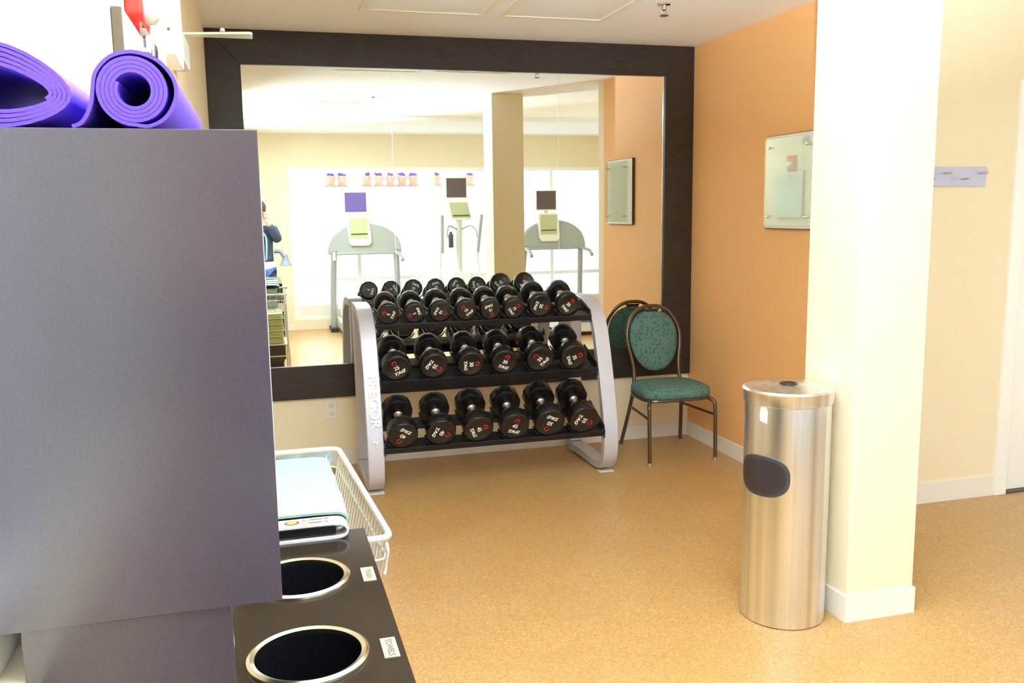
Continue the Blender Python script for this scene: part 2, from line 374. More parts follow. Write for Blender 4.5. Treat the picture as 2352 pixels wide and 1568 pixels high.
# ------------------------------------------------------------------ wall sign panels (board, glass, four standoffs)
def wall_sign(label, loc, rz, length, z0, z1, near_face):
    t = thing('glass_notice_board', label, 'notice board', loc, rz)
    MB().box(0, length, -0.02, -0.0005, z0, z1).build('backing_board', bronze, t, smooth=False, bevel=0.002)
    MB().box(0.004, length-0.004, -0.0225, -0.0202, z0+0.004, z1-0.004).build('face_sheet', troff_m, t, smooth=False)
    MB().box(0.035, length-0.02, -0.052, -0.047, z0+0.02, z1-0.02).build('glass_plate', sign_glass, t, smooth=False, bevel=0.002)
    for x in (0.085, length-0.07):
        for z in (z0+0.07, z1-0.07):
            MB().lathe([(0.007, -0.062), (0.009, -0.060), (0.009, -0.053), (0.006, -0.052), (0.006, -0.021)], 14, 'Y').build('standoff', chrome_m, t, loc=(x, 0, z))
    return t
wall_sign('glass fronted notice board on the orange wall, half behind the pillar', (XR-0.0005, 4.72, 0), -PI/2, 0.53, 1.493, 2.023, 0)
wall_sign('glass fronted dark board on the left wall above the purple mats', (XL+0.0005, 1.93, 0), PI/2, 0.53, 1.49, 2.02, 0)

# ------------------------------------------------------------------ hook rail
t = thing('hook_rail', 'brushed metal rail of coat pegs on the cream wall by the door', 'hook rail', (3.2, Y2, 1.762))
MB().box(0, 0.503, -0.012, -0.0005, -0.05, 0.05).build('back_plate', mat('lavender_metal', (196, 198, 224), 0.5, 0.15), t, smooth=False, bevel=0.002)
for i, (x, z) in enumerate(((0.03, 0.012), (0.13, -0.014), (0.235, 0.016), (0.345, -0.014), (0.45, 0.016))):
    mb = MB(); mb.tube([(x, -0.012, z), (x, -0.062, z), (x, -0.072, z+0.002)], [0.006, 0.006, 0.009], 12)
    mb.build('peg', chrome_m, t)

# ------------------------------------------------------------------ ceiling fixtures
def ceiling_light(label, x0, x1, y0, y1, z, m, group=None):
    t = thing('ceiling_light', label, 'ceiling light', (x0, y0, z), 0, group)
    w_, l_ = x1-x0, y1-y0; mb = MB()
    for a in ((0, w_, 0, 0.04), (0, w_, l_-0.04, l_), (0, 0.04, 0.04, l_-0.04), (w_-0.04, w_, 0.04, l_-0.04)): mb.box(a[0], a[1], a[2], a[3], -0.012, -0.0005)
    mb.build('frame', bevel_m, t, smooth=False, bevel=0.004)
    MB().box(0.04, w_-0.04, 0.04, l_-0.04, -0.008, -0.0005).build('diffuser', m, t, smooth=False)
ceiling_light('unlit square ceiling light panel, left of the two over the mirror', 0.571, 1.262, 4.32, 5.012, CH, troff_m)
ceiling_light('unlit square ceiling light panel, right of the two beside the sprinkler', 1.337, 1.976, 4.37, 5.012, CH, troff_m)
ceiling_light('lit ceiling light in the white tiled strip, reflected high in the mirror', 0.47, 1.09, 1.25, 1.87, CH+0.05, lit_m)
for x_, l_ in ((0.5, 'added long lit ceiling panel by the cream soffit edge, left of the sprinkler'), (1.4, 'added long lit ceiling panel by the cream soffit edge, right of the sprinkler')):
    ceiling_light(l_, x_, x_+0.6, 2.42, 2.82, CH+0.05, lit_m, 'added lit panels along the soffit edge')  # both panels are added to brighten the room
def vent(label, x, y):
    t = thing('ceiling_vent', label, 'vent', (x, y, CH+0.05))
    MB().box(0, 0.36, 0, 0.36, -0.012, -0.0005).build('frame', bevel_m, t, smooth=False, bevel=0.003)
    for k in range(6): MB().box(0.04, 0.32, 0.05+k*0.048, 0.075+k*0.048, -0.022, -0.012).build('slat', mat('vent_slat', (170, 164, 110), 0.5), t, smooth=False)
vent('square ceiling vent beside the lit panel, reflected in the mirror', 0.55, 0.80)
vent('square ceiling vent reflected beside the orange wall', 4.45, 0.80)
def sprinkler(label, loc):
    t = thing('sprinkler', label, 'sprinkler', loc)
    MB().lathe([(0.036, -0.0005), (0.034, -0.006), (0.014, -0.010), (0.012, -0.03), (0.006, -0.034)], 20).build('escutcheon', chrome_m, t)
    mb = MB(); mb.tube([(0.012, 0, -0.028), (0.014, 0, -0.045), (0, 0, -0.058), (-0.014, 0, -0.045), (-0.012, 0, -0.028)], 0.0028, 8)
    mb.build('yoke', chrome_m, t)
    mb = MB(); mb.lathe([(0.004, -0.058), (0.024, -0.060), (0.024, -0.062), (0.004, -0.064)], 16)
    mb.build('deflector', bronze, t)
sprinkler('small chrome sprinkler head on the cream ceiling at the top edge', (2.145, 4.56, CH))
sprinkler('small sprinkler head in the white tiled ceiling strip', (1.15, 2.3, CH+0.05))

# ------------------------------------------------------------------ devices high on the left wall
t = thing('alarm_strobe', 'red wall alarm with a clear round strobe lens high on the left wall', 'alarm', (XL, 2.22, 2.105))
pr_ = [(-0.075, -0.055), (-0.05, -0.085), (0.05, -0.085), (0.075, -0.06), (0.075, 0.10), (-0.075, 0.10)]
MB().prism(pr_, 0.0005, 0.036, 'X').build('housing', red_m, t, smooth=False, bevel=0.006)
MB().lathe([(0.047, 0.036), (0.045, 0.052), (0.034, 0.066), (0.008, 0.072)], 24, 'X').build('strobe_lens', clearw, t, loc=(0, 0.0, -0.018))
MB().box(0.056, 0.072, -0.012, 0.012, -0.19, -0.086).build('conduit', mat('pale_blue_plastic', (206, 216, 236), 0.4), t, smooth=False, bevel=0.004)
t = thing('emergency_light', 'white emergency light box with a lamp head beside the red alarm', 'emergency light', (XL, 2.62, 2.05))
MB().prism([(0, 0.03), (0.03, 0), (0.32, 0), (0.34, 0.03), (0.34, 0.4), (0, 0.4)], 0.0005, 0.062, 'X').build('housing', mat('white_plastic', (246, 246, 242), 0.4), t, smooth=False, bevel=0.008)
MB().lathe([(0.02, 0.0), (0.05, 0.01), (0.058, 0.05), (0.055, 0.056)], 24, 'Y', mtx=Matrix.Rotation(PI, 4, 'Z')).build('lamp_head', greyp, t, loc=(0.085, -0.003, 0.30))
MB().lathe([(0.004, 0.0), (0.004, -0.003)], 10, 'Y').build('screw', bronze, t, loc=(0.05, 0.0, 0.06))
t = thing('emergency_lamp', 'pale wall lamp with an oval white lens below the thin bar, near the mirror', 'emergency light', (XL, 3.3, 2.17))
MB().box(0.0005, 0.05, -0.16, 0.16, -0.05, 0.05).build('housing', greyp, t, smooth=False, bevel=0.015)
MB().lathe([(0.052, -0.20), (0.055, -0.17), (0.04, -0.12), (0.02, -0.11)], 24, 'Y', mtx=Matrix.Rotation(-0.5, 4, 'Z')).build('lamp_head', clearw, t, loc=(0.0, 0.03, -0.01))
t = thing('sign_blade', 'thin pale horizontal blade sticking out from the left wall in front of the mirror top', 'sign bracket', (XL, 3.62, 2.295))
mb = MB(); mb.prism([(0.0005, 0.10), (0.0005, 0.06), (0.255, 0.0), (0.268, 0.01), (0.268, 0.10)], -0.005, 0.004, 'Z')
mb.build('blade', mat('mint_acrylic', (222, 236, 222), 0.2, spec=0.8), t, smooth=False, bevel=0.002)
MB().lathe([(0.01, 0.004), (0.008, 0.016), (0.003, 0.018)], 12).build('knob', mat('pink_plastic', (240, 190, 180), 0.4), t, loc=(0.16, 0.02, 0))

# wall outlet under the mirror
t = thing('wall_outlet', 'white power outlet on the cream wall below the mirror, left of the rack', 'outlet', (0.383, D-0.0005, 0.37))
MB().box(-0.036, 0.036, -0.007, 0, -0.059, 0.059).build('cover_plate', trimw_m, t, smooth=False, bevel=0.003)
for z in (-0.026, 0.026):
    MB().box(-0.016, 0.016, -0.0095, -0.007, z-0.014, z+0.014).build('socket', greyp, t, smooth=False, bevel=0.002)

# ------------------------------------------------------------------ dumbbell rack
RX0, RX1 = 0.525, 2.048; BW = 0.092
rk = thing('dumbbell_rack', 'silver three tier dumbbell rack with black shelves standing before the mirror', 'rack')
prof = smoothpath([(5.60, 0.035), (5.30, 0.035), (5.12, 0.036), (5.035, 0.052), (4.982, 0.11), (4.966, 0.20), (4.975, 0.32), (5.005, 0.46), (5.052, 0.63), (5.10, 0.78), (5.145, 0.89), (5.20, 0.97), (5.29, 1.022), (5.42, 1.045), (5.585, 1.045)], 4)
prof = [(p[0], p[1]) for p in [tuple(q) for q in prof]]
for i, x in enumerate((RX0, RX1-BW)):
    fr_ = MB().ribbon(prof, 0.05, x, x+BW).build('side_frame', silver_m, rk, bevel=0.004)
    MB().box(x+0.006, x+BW-0.006, 5.575, 5.628, 0.062, 1.02).build('rear_post', silver_m, rk, smooth=False, bevel=0.006)
    MB().box(x-0.002, x+BW+0.002, 5.012, 5.07, 0.0, 0.008).build('foot', greyp, rk, smooth=False, bevel=0.003)
    MB().box(x-0.002, x+BW+0.002, 5.54, 5.63, 0.0, 0.012).build('foot', greyp, rk, smooth=False, bevel=0.003)
# lettering running down the left frame
bt = Matrix(((0, 1, 0, 0), (0, 0, -1, 0), (-1, 0, 0, 0), (0, 0, 0, 1)))
lt = text_mesh('lettering', 'PRECOR', 0.078, white_p, rk, (RX0+BW*0.52, 4.995, 0.555), (-0.29, 0, 0), mtx=bt, bold=0.002, sx=1.05, depth=0.0015)
lt2 = text_mesh('lettering', 'r', 0.07, white_p, rk, (RX0+BW*0.52, 4.938, 0.325), (-0.14, 0, 0), mtx=bt, bold=0.001, depth=0.0015)

sx0, sx1 = RX0+BW, RX1-BW
def shelf(y, z, tilt, n, xs, rs, gap, lip, deep):
    # local frame: +v goes back and up
    sh = thing('shelf', '', '', (0, y, z), 0, rot=(tilt, 0, 0)); del sh['label']; del sh['category']; sh.parent = rk
    mb = MB()
    mb.box(sx0, sx1, 0, 0.018, -lip, 0.008); mb.box(sx0, sx1, 0.018, 0.095, -0.012, -0.002)
    mb.build('front_rail', rack_m, sh, smooth=False, bevel=0.003)
    mb = MB(); mb.box(sx0, sx1, gap, gap+0.08, -0.03, -0.002); mb.build('rear_rail', rack_m, sh, smooth=False, bevel=0.003)
    for x, r in zip(xs, rs):
        for v0, v1 in ((0.012, 0.06), (gap+0.02, gap+0.065)):
            pts = [(x+(r+0.007)*math.sin(a), r+0.006-(r+0.007)*math.cos(a)) for a in [(-1+2*k/14)*1.0 for k in range(15)]]
            MB().ribbon(pts, 0.008, v0, v1, 'Y').build('saddle', rack_m, sh)
        mb = MB(); mb.box(x-0.03, x+0.03, 0.05, gap+0.02, -0.012, -0.004); mb.build('cross_strap', rack_m, sh, smooth=False)
    mb = MB(); mb.prism([(-0.012, -0.035), (gap+0.09, -0.03), (gap+0.09, 0.02), (0.03, 0.03)], sx0, sx0+0.008, 'X'); mb.build('end_plate', rack_m, sh, smooth=False)
    mb = MB(); mb.prism([(-0.012, -0.035), (gap+0.09, -0.03), (gap+0.09, 0.02), (0.03, 0.03)], sx1-0.008, sx1, 'X'); mb.build('end_plate', rack_m, sh, smooth=False)
    return sh

# dumbbells: (x, weight, spin of the marking in degrees)
TIERS = [
 (5.13, 1.045, math.radians(19), 'top', [(0.694, 5, 71), (0.847, 5, 113), (0.999, 10, -112), (1.155, 10, 45), (1.304, 15, -158), (1.450, 15, -53), (1.617, 20, -105), (1.793, 20, -47)]),
 (5.01, 0.737, math.radians(23), 'middle', [(0.714, 25, 28), (0.932, 25, -123), (1.149, 30, -85), (1.354, 30, -20), (1.573, 35, 51), (1.788, 35, -66)]),
 (4.88, 0.376, math.radians(26), 'bottom', [(0.718, 40, 148), (0.938, 40, -113), (1.157, 45, -65), (1.374, 45, -15), (1.590, 50, 156), (1.802, 50, -114)])]
RAD = {5: 0.062, 10: 0.064, 15: 0.064, 20: 0.073, 25: 0.082, 30: 0.080, 35: 0.084, 40: 0.087, 45: 0.089, 50: 0.093}
LEN = {5: 0.20, 10: 0.205, 15: 0.215, 20: 0.225, 25: 0.25, 30: 0.26, 35: 0.27, 40: 0.28, 45: 0.29, 50: 0.30}
def head(r, l, y0):
    mb = MB(); seg = 48; c = 0.006
    pr = [(r*0.80, 0), (r*0.82, -0.0012), (r-c, -0.0012), (r-c*0.3, c*0.35), (r, c), (r, l-c), (r-c*0.3, l-c*0.3), (r-c, l), (0.03, l)]
    rings = []
    for q, h in pr:
        ring = []
        for k in range(seg):
            a = 2*PI*k/seg; s_ = PI/6
            m_ = ((a + s_/2) % s_) - s_/2; f = math.cos(s_/2)/math.cos(m_)
            f = 1 + (f/0.983-1)*0.75 if q > r*0.9 else 1
            ring.append(mb.bm.verts.new((q*f*math.cos(a), y0+h, q*f*math.sin(a))))
        rings.append(ring)
    for A, Bq in zip(rings, rings[1:]):
        for k in range(seg): mb.bm.faces.new((A[k], A[(k+1) % seg], Bq[(k+1) % seg], Bq[k]))
    mb.bm.faces.new(list(reversed(rings[0]))); mb.bm.faces.new(rings[-1])
    return mb
def horseshoe(r):
    mb = MB(); k = r*0.12
    pts = [(k*1.15*math.cos(a)+0.0, k*1.25*math.sin(a)) for a in [math.radians(-60 + i*(300/16)) for i in range(17)]]
    mb.ribbon([(p[0], p[1]) for p in pts], k*0.55, -0.0016, 0.0, 'Y')
    return mb
ORD = {1: 'first', 2: 'second'}
def side_words(row, i, n):
    a = ['leftmost', 'second from the left', 'third from the left', 'fourth from the left', 'fourth from the right', 'third from the right', 'second from the right', 'rightmost']
    if n == 8: return a[i]
    return ['leftmost', 'second from the left', 'third from the left', 'third from the right', 'second from the right', 'rightmost'][i]
for ty, tz, tilt, row, items in TIERS:
    rs = [RAD[w_] for _, w_, _ in items]; n = len(items); rmax = max(rs)
    ln = sum(LEN[w_] for _, w_, _ in items)/n
    # the shelf surface lies under the heads
    Rt = Matrix.Rotation(tilt, 4, 'X'); ofs = Rt @ Vector((0, 0, -1))
    gap = ln-0.085
    off = rmax + 0.010
    o3 = Vector((0, ty, tz)) + Rt @ Vector((0, -0.004, -off))
    shelf(o3.y, o3.z, tilt, n, [i_[0] for i_ in items], [rmax]*n, gap, 0.030 if row != 'middle' else 0.052, 0)
    for i, (x, w_, sp) in enumerate(items):
        r, L_ = RAD[w_], LEN[w_]; hl = L_*(0.25 if row == 'top' else 0.28)
        d = thing('dumbbell', 'black round %d pound dumbbell, %s on the %s shelf of the rack' % (w_, side_words(row, i, n), row), 'dumbbell', (x, ty, tz-(rmax-r)*0.98), 0, 'dumbbells on the %s shelf' % row, rot=(tilt, 0, 0))
        h1 = head(r, hl, 0).build('head', rub_m, d)
        h1.data.materials.append(rubf_m)
        for p in h1.data.polygons:
            if abs(p.normal.y) > 0.99 and p.center.y < 0.001: p.material_index = 1
        h2 = h1.copy(); C.objects.link(h2); h2.rotation_euler = (0, 0, PI); h2.location = (0, L_, 0)
        MB().lathe([(0.020, hl-0.002), (0.026, hl+0.004), (0.0275, hl+0.012), (0.0180, hl+0.024), (0.0185, L_/2), (0.0180, L_-hl-0.024), (0.0275, L_-hl-0.012), (0.026, L_-hl-0.004), (0.020, L_-hl+0.002)], 20, 'Y').build('handle', grip_m, d)
        fm = Matrix.Rotation(PI/2, 4, 'X')     # text plane to the xz plane, facing -y
        for hd, fl_ in ((h1, 0), (h2, 0)):
            a = -math.radians(sp) if hd is h1 else math.radians(70+i*40)
            cs, sn = math.cos(a), math.sin(a)
            def at(px_, pz_): return (px_*cs + pz_*sn, -0.0016, -px_*sn + pz_*cs)
            if hd is h1:
                lo = text_mesh('weight_number', str(w_), r*0.40, white_p, hd, at(0, 0.02*r), (0, a, 0), mtx=fm, bold=r*0.006, depth=0.0006)
                t2 = text_mesh('brand_lettering', 'TAG', r*0.33, white_p, hd, at(0, -r*0.42), (0, a, 0), mtx=fm, bold=r*0.010, shear=0.35, sx=1.25, depth=0.0006)
                lg = horseshoe(r).build('red_logo', red_p, hd, loc=at(0, r*0.46), rot=(0, a+0.4, 0))
                lg.location.y = -0.0012
            else:
                for src in (lo, t2, lg):
                    c_ = src.copy(); C.objects.link(c_); c_.parent = hd
                    c_.rotation_euler = (0, a + (0.4 if src is lg else 0), 0)
                    c_.location = at(0, {'w': 0.02*r, 'b': -r*0.42, 'r': r*0.46}[src.name[0]])

# ------------------------------------------------------------------ banquet chair
ch = thing('banquet_chair', 'banquet chair with an oval green patterned back in the corner by the orange wall', 'chair', (2.535, 5.30, 0))
# local: +y to the mirror.  back frame
half = [(0.0, 0.965), (0.06, 0.960), (0.12, 0.928), (0.168, 0.865), (0.192, 0.785), (0.188, 0.70), (0.172, 0.62), (0.164, 0.54), (0.170, 0.46)]
def yb(z): return 0.135 + (z-0.45)*0.22
pts = [(-x, yb(z), z) for x, z in reversed(half)] + [(x, yb(z), z) for x, z in half[1:]]
bf = MB().tube(smoothpath(pts, 5), 0.0125, 12, flat=(1.0, 1.0)); bf.build('back_frame', tube_m, ch)
cush = []
def cushion_loop(x0, z0, a, b, n=40, p=2.25):
    return [(x0 + a*math.copysign(abs(math.cos(2*PI*k/n))**(2/p), math.cos(2*PI*k/n)), z0 + b*math.copysign(abs(math.sin(2*PI*k/n))**(2/p), math.sin(2*PI*k/n))) for k in range(n)]
mb = MB(); rings = []
for s_, dy in ((0.0, -0.030), (0.5, -0.028), (0.8, -0.022), (0.95, -0.012), (1.0, 0.0), (0.96, 0.010), (0.6, 0.016), (0.0, 0.018)):
    L_ = cushion_loop(0, 0.735, 0.170*max(s_, 0.01), 0.200*max(s_, 0.01))
    rings.append([mb.bm.verts.new((x*(1+0.10*(z-0.735)/0.2), yb(z)+dy, z)) for x, z in L_])
for A, Bq in zip(rings, rings[1:]):
    for k in range(40): mb.bm.faces.new((A[k], A[(k+1) % 40], Bq[(k+1) % 40], Bq[k]))
mb.bm.faces.new(rings[0]); mb.bm.faces.new(rings[-1])
mb.build('back_cushion', fab, ch)
# handle slot plate at the top of the back
mb = MB(); mb.prism([(-0.055, 0.948), (0.055, 0.948), (0.035, 0.922), (-0.035, 0.922)], yb(0.93)-0.010, yb(0.93)+0.004, 'Y'); mb.build('hand_grip', blackpl, ch, smooth=False)
# seat
mb = MB(); rings = []
def seat_loop(s_):
    out = []
    for x, y in cushion_loop(0, 0, 1, 1, 48, 4.5):
        wd = 0.237 if y < 0 else 0.237-0.032*y
        out.append((x*wd*s_, -0.035+y*0.205*s_))
    return out
for s_, z in ((0.97, 0.418), (1.0, 0.428), (1.0, 0.455), (0.97, 0.474), (0.88, 0.486), (0.6, 0.492), (0.02, 0.494)):
    rings.append([mb.bm.verts.new((x, y, z)) for x, y in seat_loop(s_)])
for A, Bq in zip(rings, rings[1:]):
    for k in range(48): mb.bm.faces.new((A[k], A[(k+1) % 48], Bq[(k+1) % 48], Bq[k]))
mb.bm.faces.new(rings[0]); mb.bm.faces.new(rings[-1])
mb.build('seat_cushion', fab, ch)
mb = MB(); lp = seat_loop(0.97); mb.tube([(x, y, 0.408) for x, y in lp], 0.010, 8, closed=True); mb.build('seat_frame', tube_m, ch)
for sx_ in (-1, 1):
    MB().tube(smoothpath([(sx_*0.205, -0.20, 0.405), (sx_*0.226, -0.232, 0.385), (sx_*0.230, -0.245, 0.33), (sx_*0.230, -0.258, 0.018)], 4), 0.0125, 12).build('leg', tube_m, ch)
    MB().tube(smoothpath([(sx_*0.170, yb(0.46), 0.46), (sx_*0.178, 0.135, 0.40), (sx_*0.195, 0.17, 0.25), (sx_*0.224, 0.235, 0.018)], 4), 0.0125, 12).build('leg', tube_m, ch)
    MB().lathe([(0.014, 0.0), (0.016, 0.004), (0.014, 0.022)], 14).build('glide', alu_m, ch, loc=(sx_*0.230, -0.258, 0))
    MB().lathe([(0.014, 0.0), (0.016, 0.004), (0.014, 0.022)], 14).build('glide', alu_m, ch, loc=(sx_*0.224, 0.235, 0))
    MB().tube([(sx_*0.230, -0.246, 0.30), (sx_*0.188, 0.155, 0.30)], 0.009, 8).build('stretcher', tube_m, ch)
mb = MB(); mb.tube([(-0.20, -0.10, 0.395), (-0.205, -0.10, 0.365), (-0.195, -0.10, 0.358), (-0.175, -0.10, 0.362)], 0.003, 6); mb.build('ganging_hook', alu_m, ch)

# ------------------------------------------------------------------ steel bin
CX, CY, CR = 1.947, 2.985, 0.163
bn = thing('trash_can', 'tall brushed steel cylinder bin with a dark side flap beside the pillar', 'trash can', (CX, CY, 0))
MB().lathe([(CR-0.006, 0.0), (CR, 0.004), (CR, 0.878), (CR-0.004, 0.88)], 72).build('body', steel_m, bn)
MB().lathe([(CR+0.002, 0.872), (CR+0.006, 0.876), (CR+0.007, 0.914), (CR+0.010, 0.922), (CR+0.004, 0.930), (CR-0.06, 0.936), (0.05, 0.937), (0.045, 0.938)], 72).build('lid', steel_m, bn)
MB().lathe([(0.033, 0.937), (0.035, 0.940), (0.031, 0.943), (0.024, 0.9415), (0.018, 0.9395)], 32).build('lid_opening', blackpl, bn)
cd = math.atan2(-CY, -CX)
def on_cyl(a, z, off): return ((CR+off)*math.cos(a), (CR+off)*math.sin(a), z)
flc = cd - math.radians(32)
def flap(hw, hh, o0, o1, name, m):
    mb = MB(); n = 56; NR = 8; rows = []
    for off in (o0, o1):
        grid = []
        for j in range(1, NR+1):
            s_ = j/NR
            grid.append([mb.bm.verts.new(on_cyl(flc + s_*hw*math.copysign(abs(math.cos(2*PI*k/n))**0.78, math.cos(2*PI*k/n)), 0.603 + s_*hh*math.copysign(abs(math.sin(2*PI*k/n))**0.78, math.sin(2*PI*k/n)), off)) for k in range(n)])
        cv = mb.bm.verts.new(on_cyl(flc, 0.603, off)); rows.append((cv, grid))
    for cv, grid in rows:
        for k in range(n): mb.bm.faces.new((cv, grid[0][k], grid[0][(k+1) % n]))
        for A, Bq in zip(grid, grid[1:]):
            for k in range(n): mb.bm.faces.new((A[k], A[(k+1) % n], Bq[(k+1) % n], Bq[k]))
    A, Bq = rows[0][1][-1], rows[1][1][-1]
    for k in range(n): mb.bm.faces.new((A[k], A[(k+1) % n], Bq[(k+1) % n], Bq[k]))
    return mb.build(name, m, bn)
flap(math.radians(38), 0.079, -0.002, 0.007, 'flap_surround', mat('flap_rim_plastic', (62, 58, 68), 0.35))
flap(math.radians(33), 0.066, 0.002, 0.009, 'flap', dkpurple)
mb = MB(); a0 = cd - math.radians(32)
st = [(-0.10, -0.028), (0.10, -0.036), (0.11, 0.012), (0.03, 0.036), (-0.01, 0.040), (-0.09, 0.014)]
A = [mb.bm.verts.new(on_cyl(a0+u, 0.845+v, 0.0006)) for u, v in st]; Bq = [mb.bm.verts.new(on_cyl(a0+u, 0.845+v, 0.0016)) for u, v in st]
n = len(st)
for k in range(n): mb.bm.faces.new((A[k], A[(k+1) % n], Bq[(k+1) % n], Bq[k]))
mb.bm.faces.new(A); mb.bm.faces.new(Bq); mb.build('sticker', mat('pale_sticker', (238, 226, 214), 0.5), bn, smooth=False)

# ------------------------------------------------------------------ left: base cabinet with waste holes
cb = thing('base_cabinet', 'dark towel and waste cabinet with two chrome ringed holes in its glossy top', 'cabinet', (0, 0, 0))
cx1 = 0.193; CZ = 0.91; CY0, CY1 = 0.90, 1.965
holes = [(0.040, 1.393), (0.040, 1.712)]; HR = 0.086
mb = MB()
# top with round holes: strips between
def top_with_holes():
    bm = mb.bm; n = 48
    def ringquad(cx, cy, x0, x1, y0, y1, z):
        inner = []; outer = []
        for k in range(n):
            a = 2*PI*k/n; c_, s_ = math.cos(a), math.sin(a)
            inner.append((cx+HR*c_, cy+HR*s_, z))
            tx = ((x1-cx) if c_ > 0 else (x0-cx))/c_ if abs(c_) > 1e-6 else 1e9
            ty_ = ((y1-cy) if s_ > 0 else (y0-cy))/s_ if abs(s_) > 1e-6 else 1e9
            tt = min(tx, ty_); outer.append((cx+tt*c_, cy+tt*s_, z))
        I = [bm.verts.new(p) for p in inner]; O_ = [bm.verts.new(p) for p in outer]
        for k in range(n): bm.faces.new((I[k], I[(k+1) % n], O_[(k+1) % n], O_[k]))
        for cxn, cyn in ((x0, y0), (x1, y0), (x1, y1), (x0, y1)):
            # fill the corner triangles
            best = sorted(range(n), key=lambda k: (outer[k][0]-cxn)**2+(outer[k][1]-cyn)**2)[:2]
            k0, k1 = sorted(best)
            if k1-k0 > 2: k0, k1 = k1, k0
            if abs(outer[best[0]][0]-cxn) > 1e-5 or abs(outer[best[0]][1]-cyn) > 1e-5:
                cv = bm.verts.new((cxn, cyn, z)); bm.faces.new((O_[k0], cv, O_[k1]))
        return I
    for cx, cy, y0, y1 in ((*holes[0], 1.22, 1.5525), (*holes[1], 1.5525, 1.88)):
        up = ringquad(cx, cy, -0.17, cx1, y0, y1, CZ); dn = ringquad(cx, cy, -0.17, cx1, y0, y1, CZ-0.03)
        for k in range(n): bm.faces.new((up[k], up[(k+1) % n], dn[(k+1) % n], dn[k]))
top_with_holes()
mb.box(-0.243, -0.17, CY0, CY1, CZ-0.03, CZ); mb.box(-0.17, cx1, CY0, 1.22, CZ-0.03, CZ); mb.box(-0.17, cx1, 1.88, CY1, CZ-0.03, CZ)
mb.box(cx1-0.002, cx1, 1.22, 1.88, CZ-0.03, CZ-0.0005)
bmesh.ops.remove_doubles(mb.bm, verts=mb.bm.verts, dist=1e-5)
mb.build('worktop', counter_m, cb, smooth=False)
MB().box(-0.243, cx1-0.02, CY0+0.01, CY1-0.01, 0.0, 0.10).build('plinth', blackpl, cb, smooth=False)
mb = MB(); mb.box(cx1-0.03, cx1-0.012, CY0+0.01, CY1-0.01, 0.10, CZ-0.03); mb.box(-0.243, -0.225, CY0+0.01, CY1-0.01, 0.10, CZ-0.03); mb.box(-0.225, cx1-0.03, CY1-0.028, CY1-0.01, 0.10, CZ-0.03); mb.box(-0.225, cx1-0.03, CY0+0.01, CY0+0.028, 0.10, CZ-0.03)
mb.build('carcass', carc_m, cb, smooth=False)
for y0, y1 in ((CY0+0.015, 1.22), (1.225, 1.55), (1.555, CY1-0.015)):
    dd = MB().box(cx1-0.012, cx1+0.004, y0, y1, 0.12, CZ-0.045).build('door', carc_m, cb, smooth=False, bevel=0.002)
    MB().tube([(cx1+0.004, y1-0.04, 0.70), (cx1+0.03, y1-0.04, 0.70), (cx1+0.03, y1-0.04, 0.58), (cx1+0.004, y1-0.04, 0.58)], 0.004, 8).build('handle', chrome_m, dd)
for i, (x, y) in enumerate(holes):
    MB().lathe([(HR-0.001, -0.004), (HR-0.001, 0.006), (HR+0.006, 0.0085), (HR+0.0115, 0.005), (HR+0.012, 0.0005)], 64, cap=False).build('waste_ring', ring_m, cb, loc=(x, y, CZ))
    MB().lathe([(HR-0.002, -0.002), (HR-0.006, -0.10), (HR-0.01, -0.30), (0.002, -0.30)], 48, cap=False).build('waste_chute', hole_m, cb, loc=(x, y, CZ))
# small engraved labels on the worktop
for (x, y, txt) in ((0.1655, 1.697, 'TRASH'), (0.164, 1.383, 'TOWELS')):
    pl = MB().box(-0.0125, 0.0125, -0.034, 0.034, 0.0, 0.0016).build('name_plate', label_m, cb, smooth=False, loc=(x+0.006, y, CZ))
    text_mesh('lettering', txt, 0.015, labelink, pl, (0, 0, 0.0017), (0, 0, -PI/2), bold=0.0002, depth=0.0002)

# ------------------------------------------------------------------ upper cabinet holding the mats
uc = thing('wall_cabinet', 'tall charcoal laminate cabinet end in the left foreground under the purple mats', 'cabinet', (0, 0, 0))
UZ0, UZ1, UY0, UY1 = 1.183, 1.7075, 1.0, 1.44
MB().box(-0.296, 0.003, UY0, UY1, UZ0, UZ1).build('carcass', lam_m, uc, smooth=False, bevel=0.0008)
MB().box(-0.268, -0.053, UY0+0.004, UY0+0.024, CZ, UZ0).build('support_panel', lam_m, uc, smooth=False, bevel=0.0006)
MB().box(0.003, 0.0052, UY0+0.42, UY0+0.438, UZ0+0.0, UZ1-0.03).build('edge_banding', trimw_m, uc, smooth=False)  # white strip stands in for light on the cabinet's far side edge
MB().box(-0.243, -0.23, UY0+0.1, UY1, CZ, UZ0).build('back_panel', lam_m, uc, smooth=False)

# ------------------------------------------------------------------ rolled purple mats
def spiral(turns, r0, r1, n=26, sx=1, sz=1, ph=0.0):
    tot = int(turns*n); out = []
    for k in range(tot+1):
        a = ph + 2*PI*k/n; r = r0 + (r1-r0)*k/tot
        out.append((r*math.cos(a)*sx, r*math.sin(a)*sz))
    return out
def mat_roll(label, cx, cz_, path, th, y0, y1, grp):
    t = thing('yoga_mat', label, 'yoga mat', (cx, y0, cz_), 0, grp)
    L_ = y1-y0
    o = MB().ribbon(path, th, 0, L_, 'Y').build('rolled_mat', purple_m, t)
    return t
TZ = UZ1
th = 0.0037
def spiral_xz(r0, r1, turns, end, n=30):
    tot = int(turns*n); return [((r0+(r1-r0)*k/tot)*math.cos(end-2*PI*(tot-k)/n), (r0+(r1-r0)*k/tot)*math.sin(end-2*PI*(tot-k)/n)) for k in range(tot+1)]
core = spiral_xz(0.0165, 0.0345, 4.35, -PI/2)
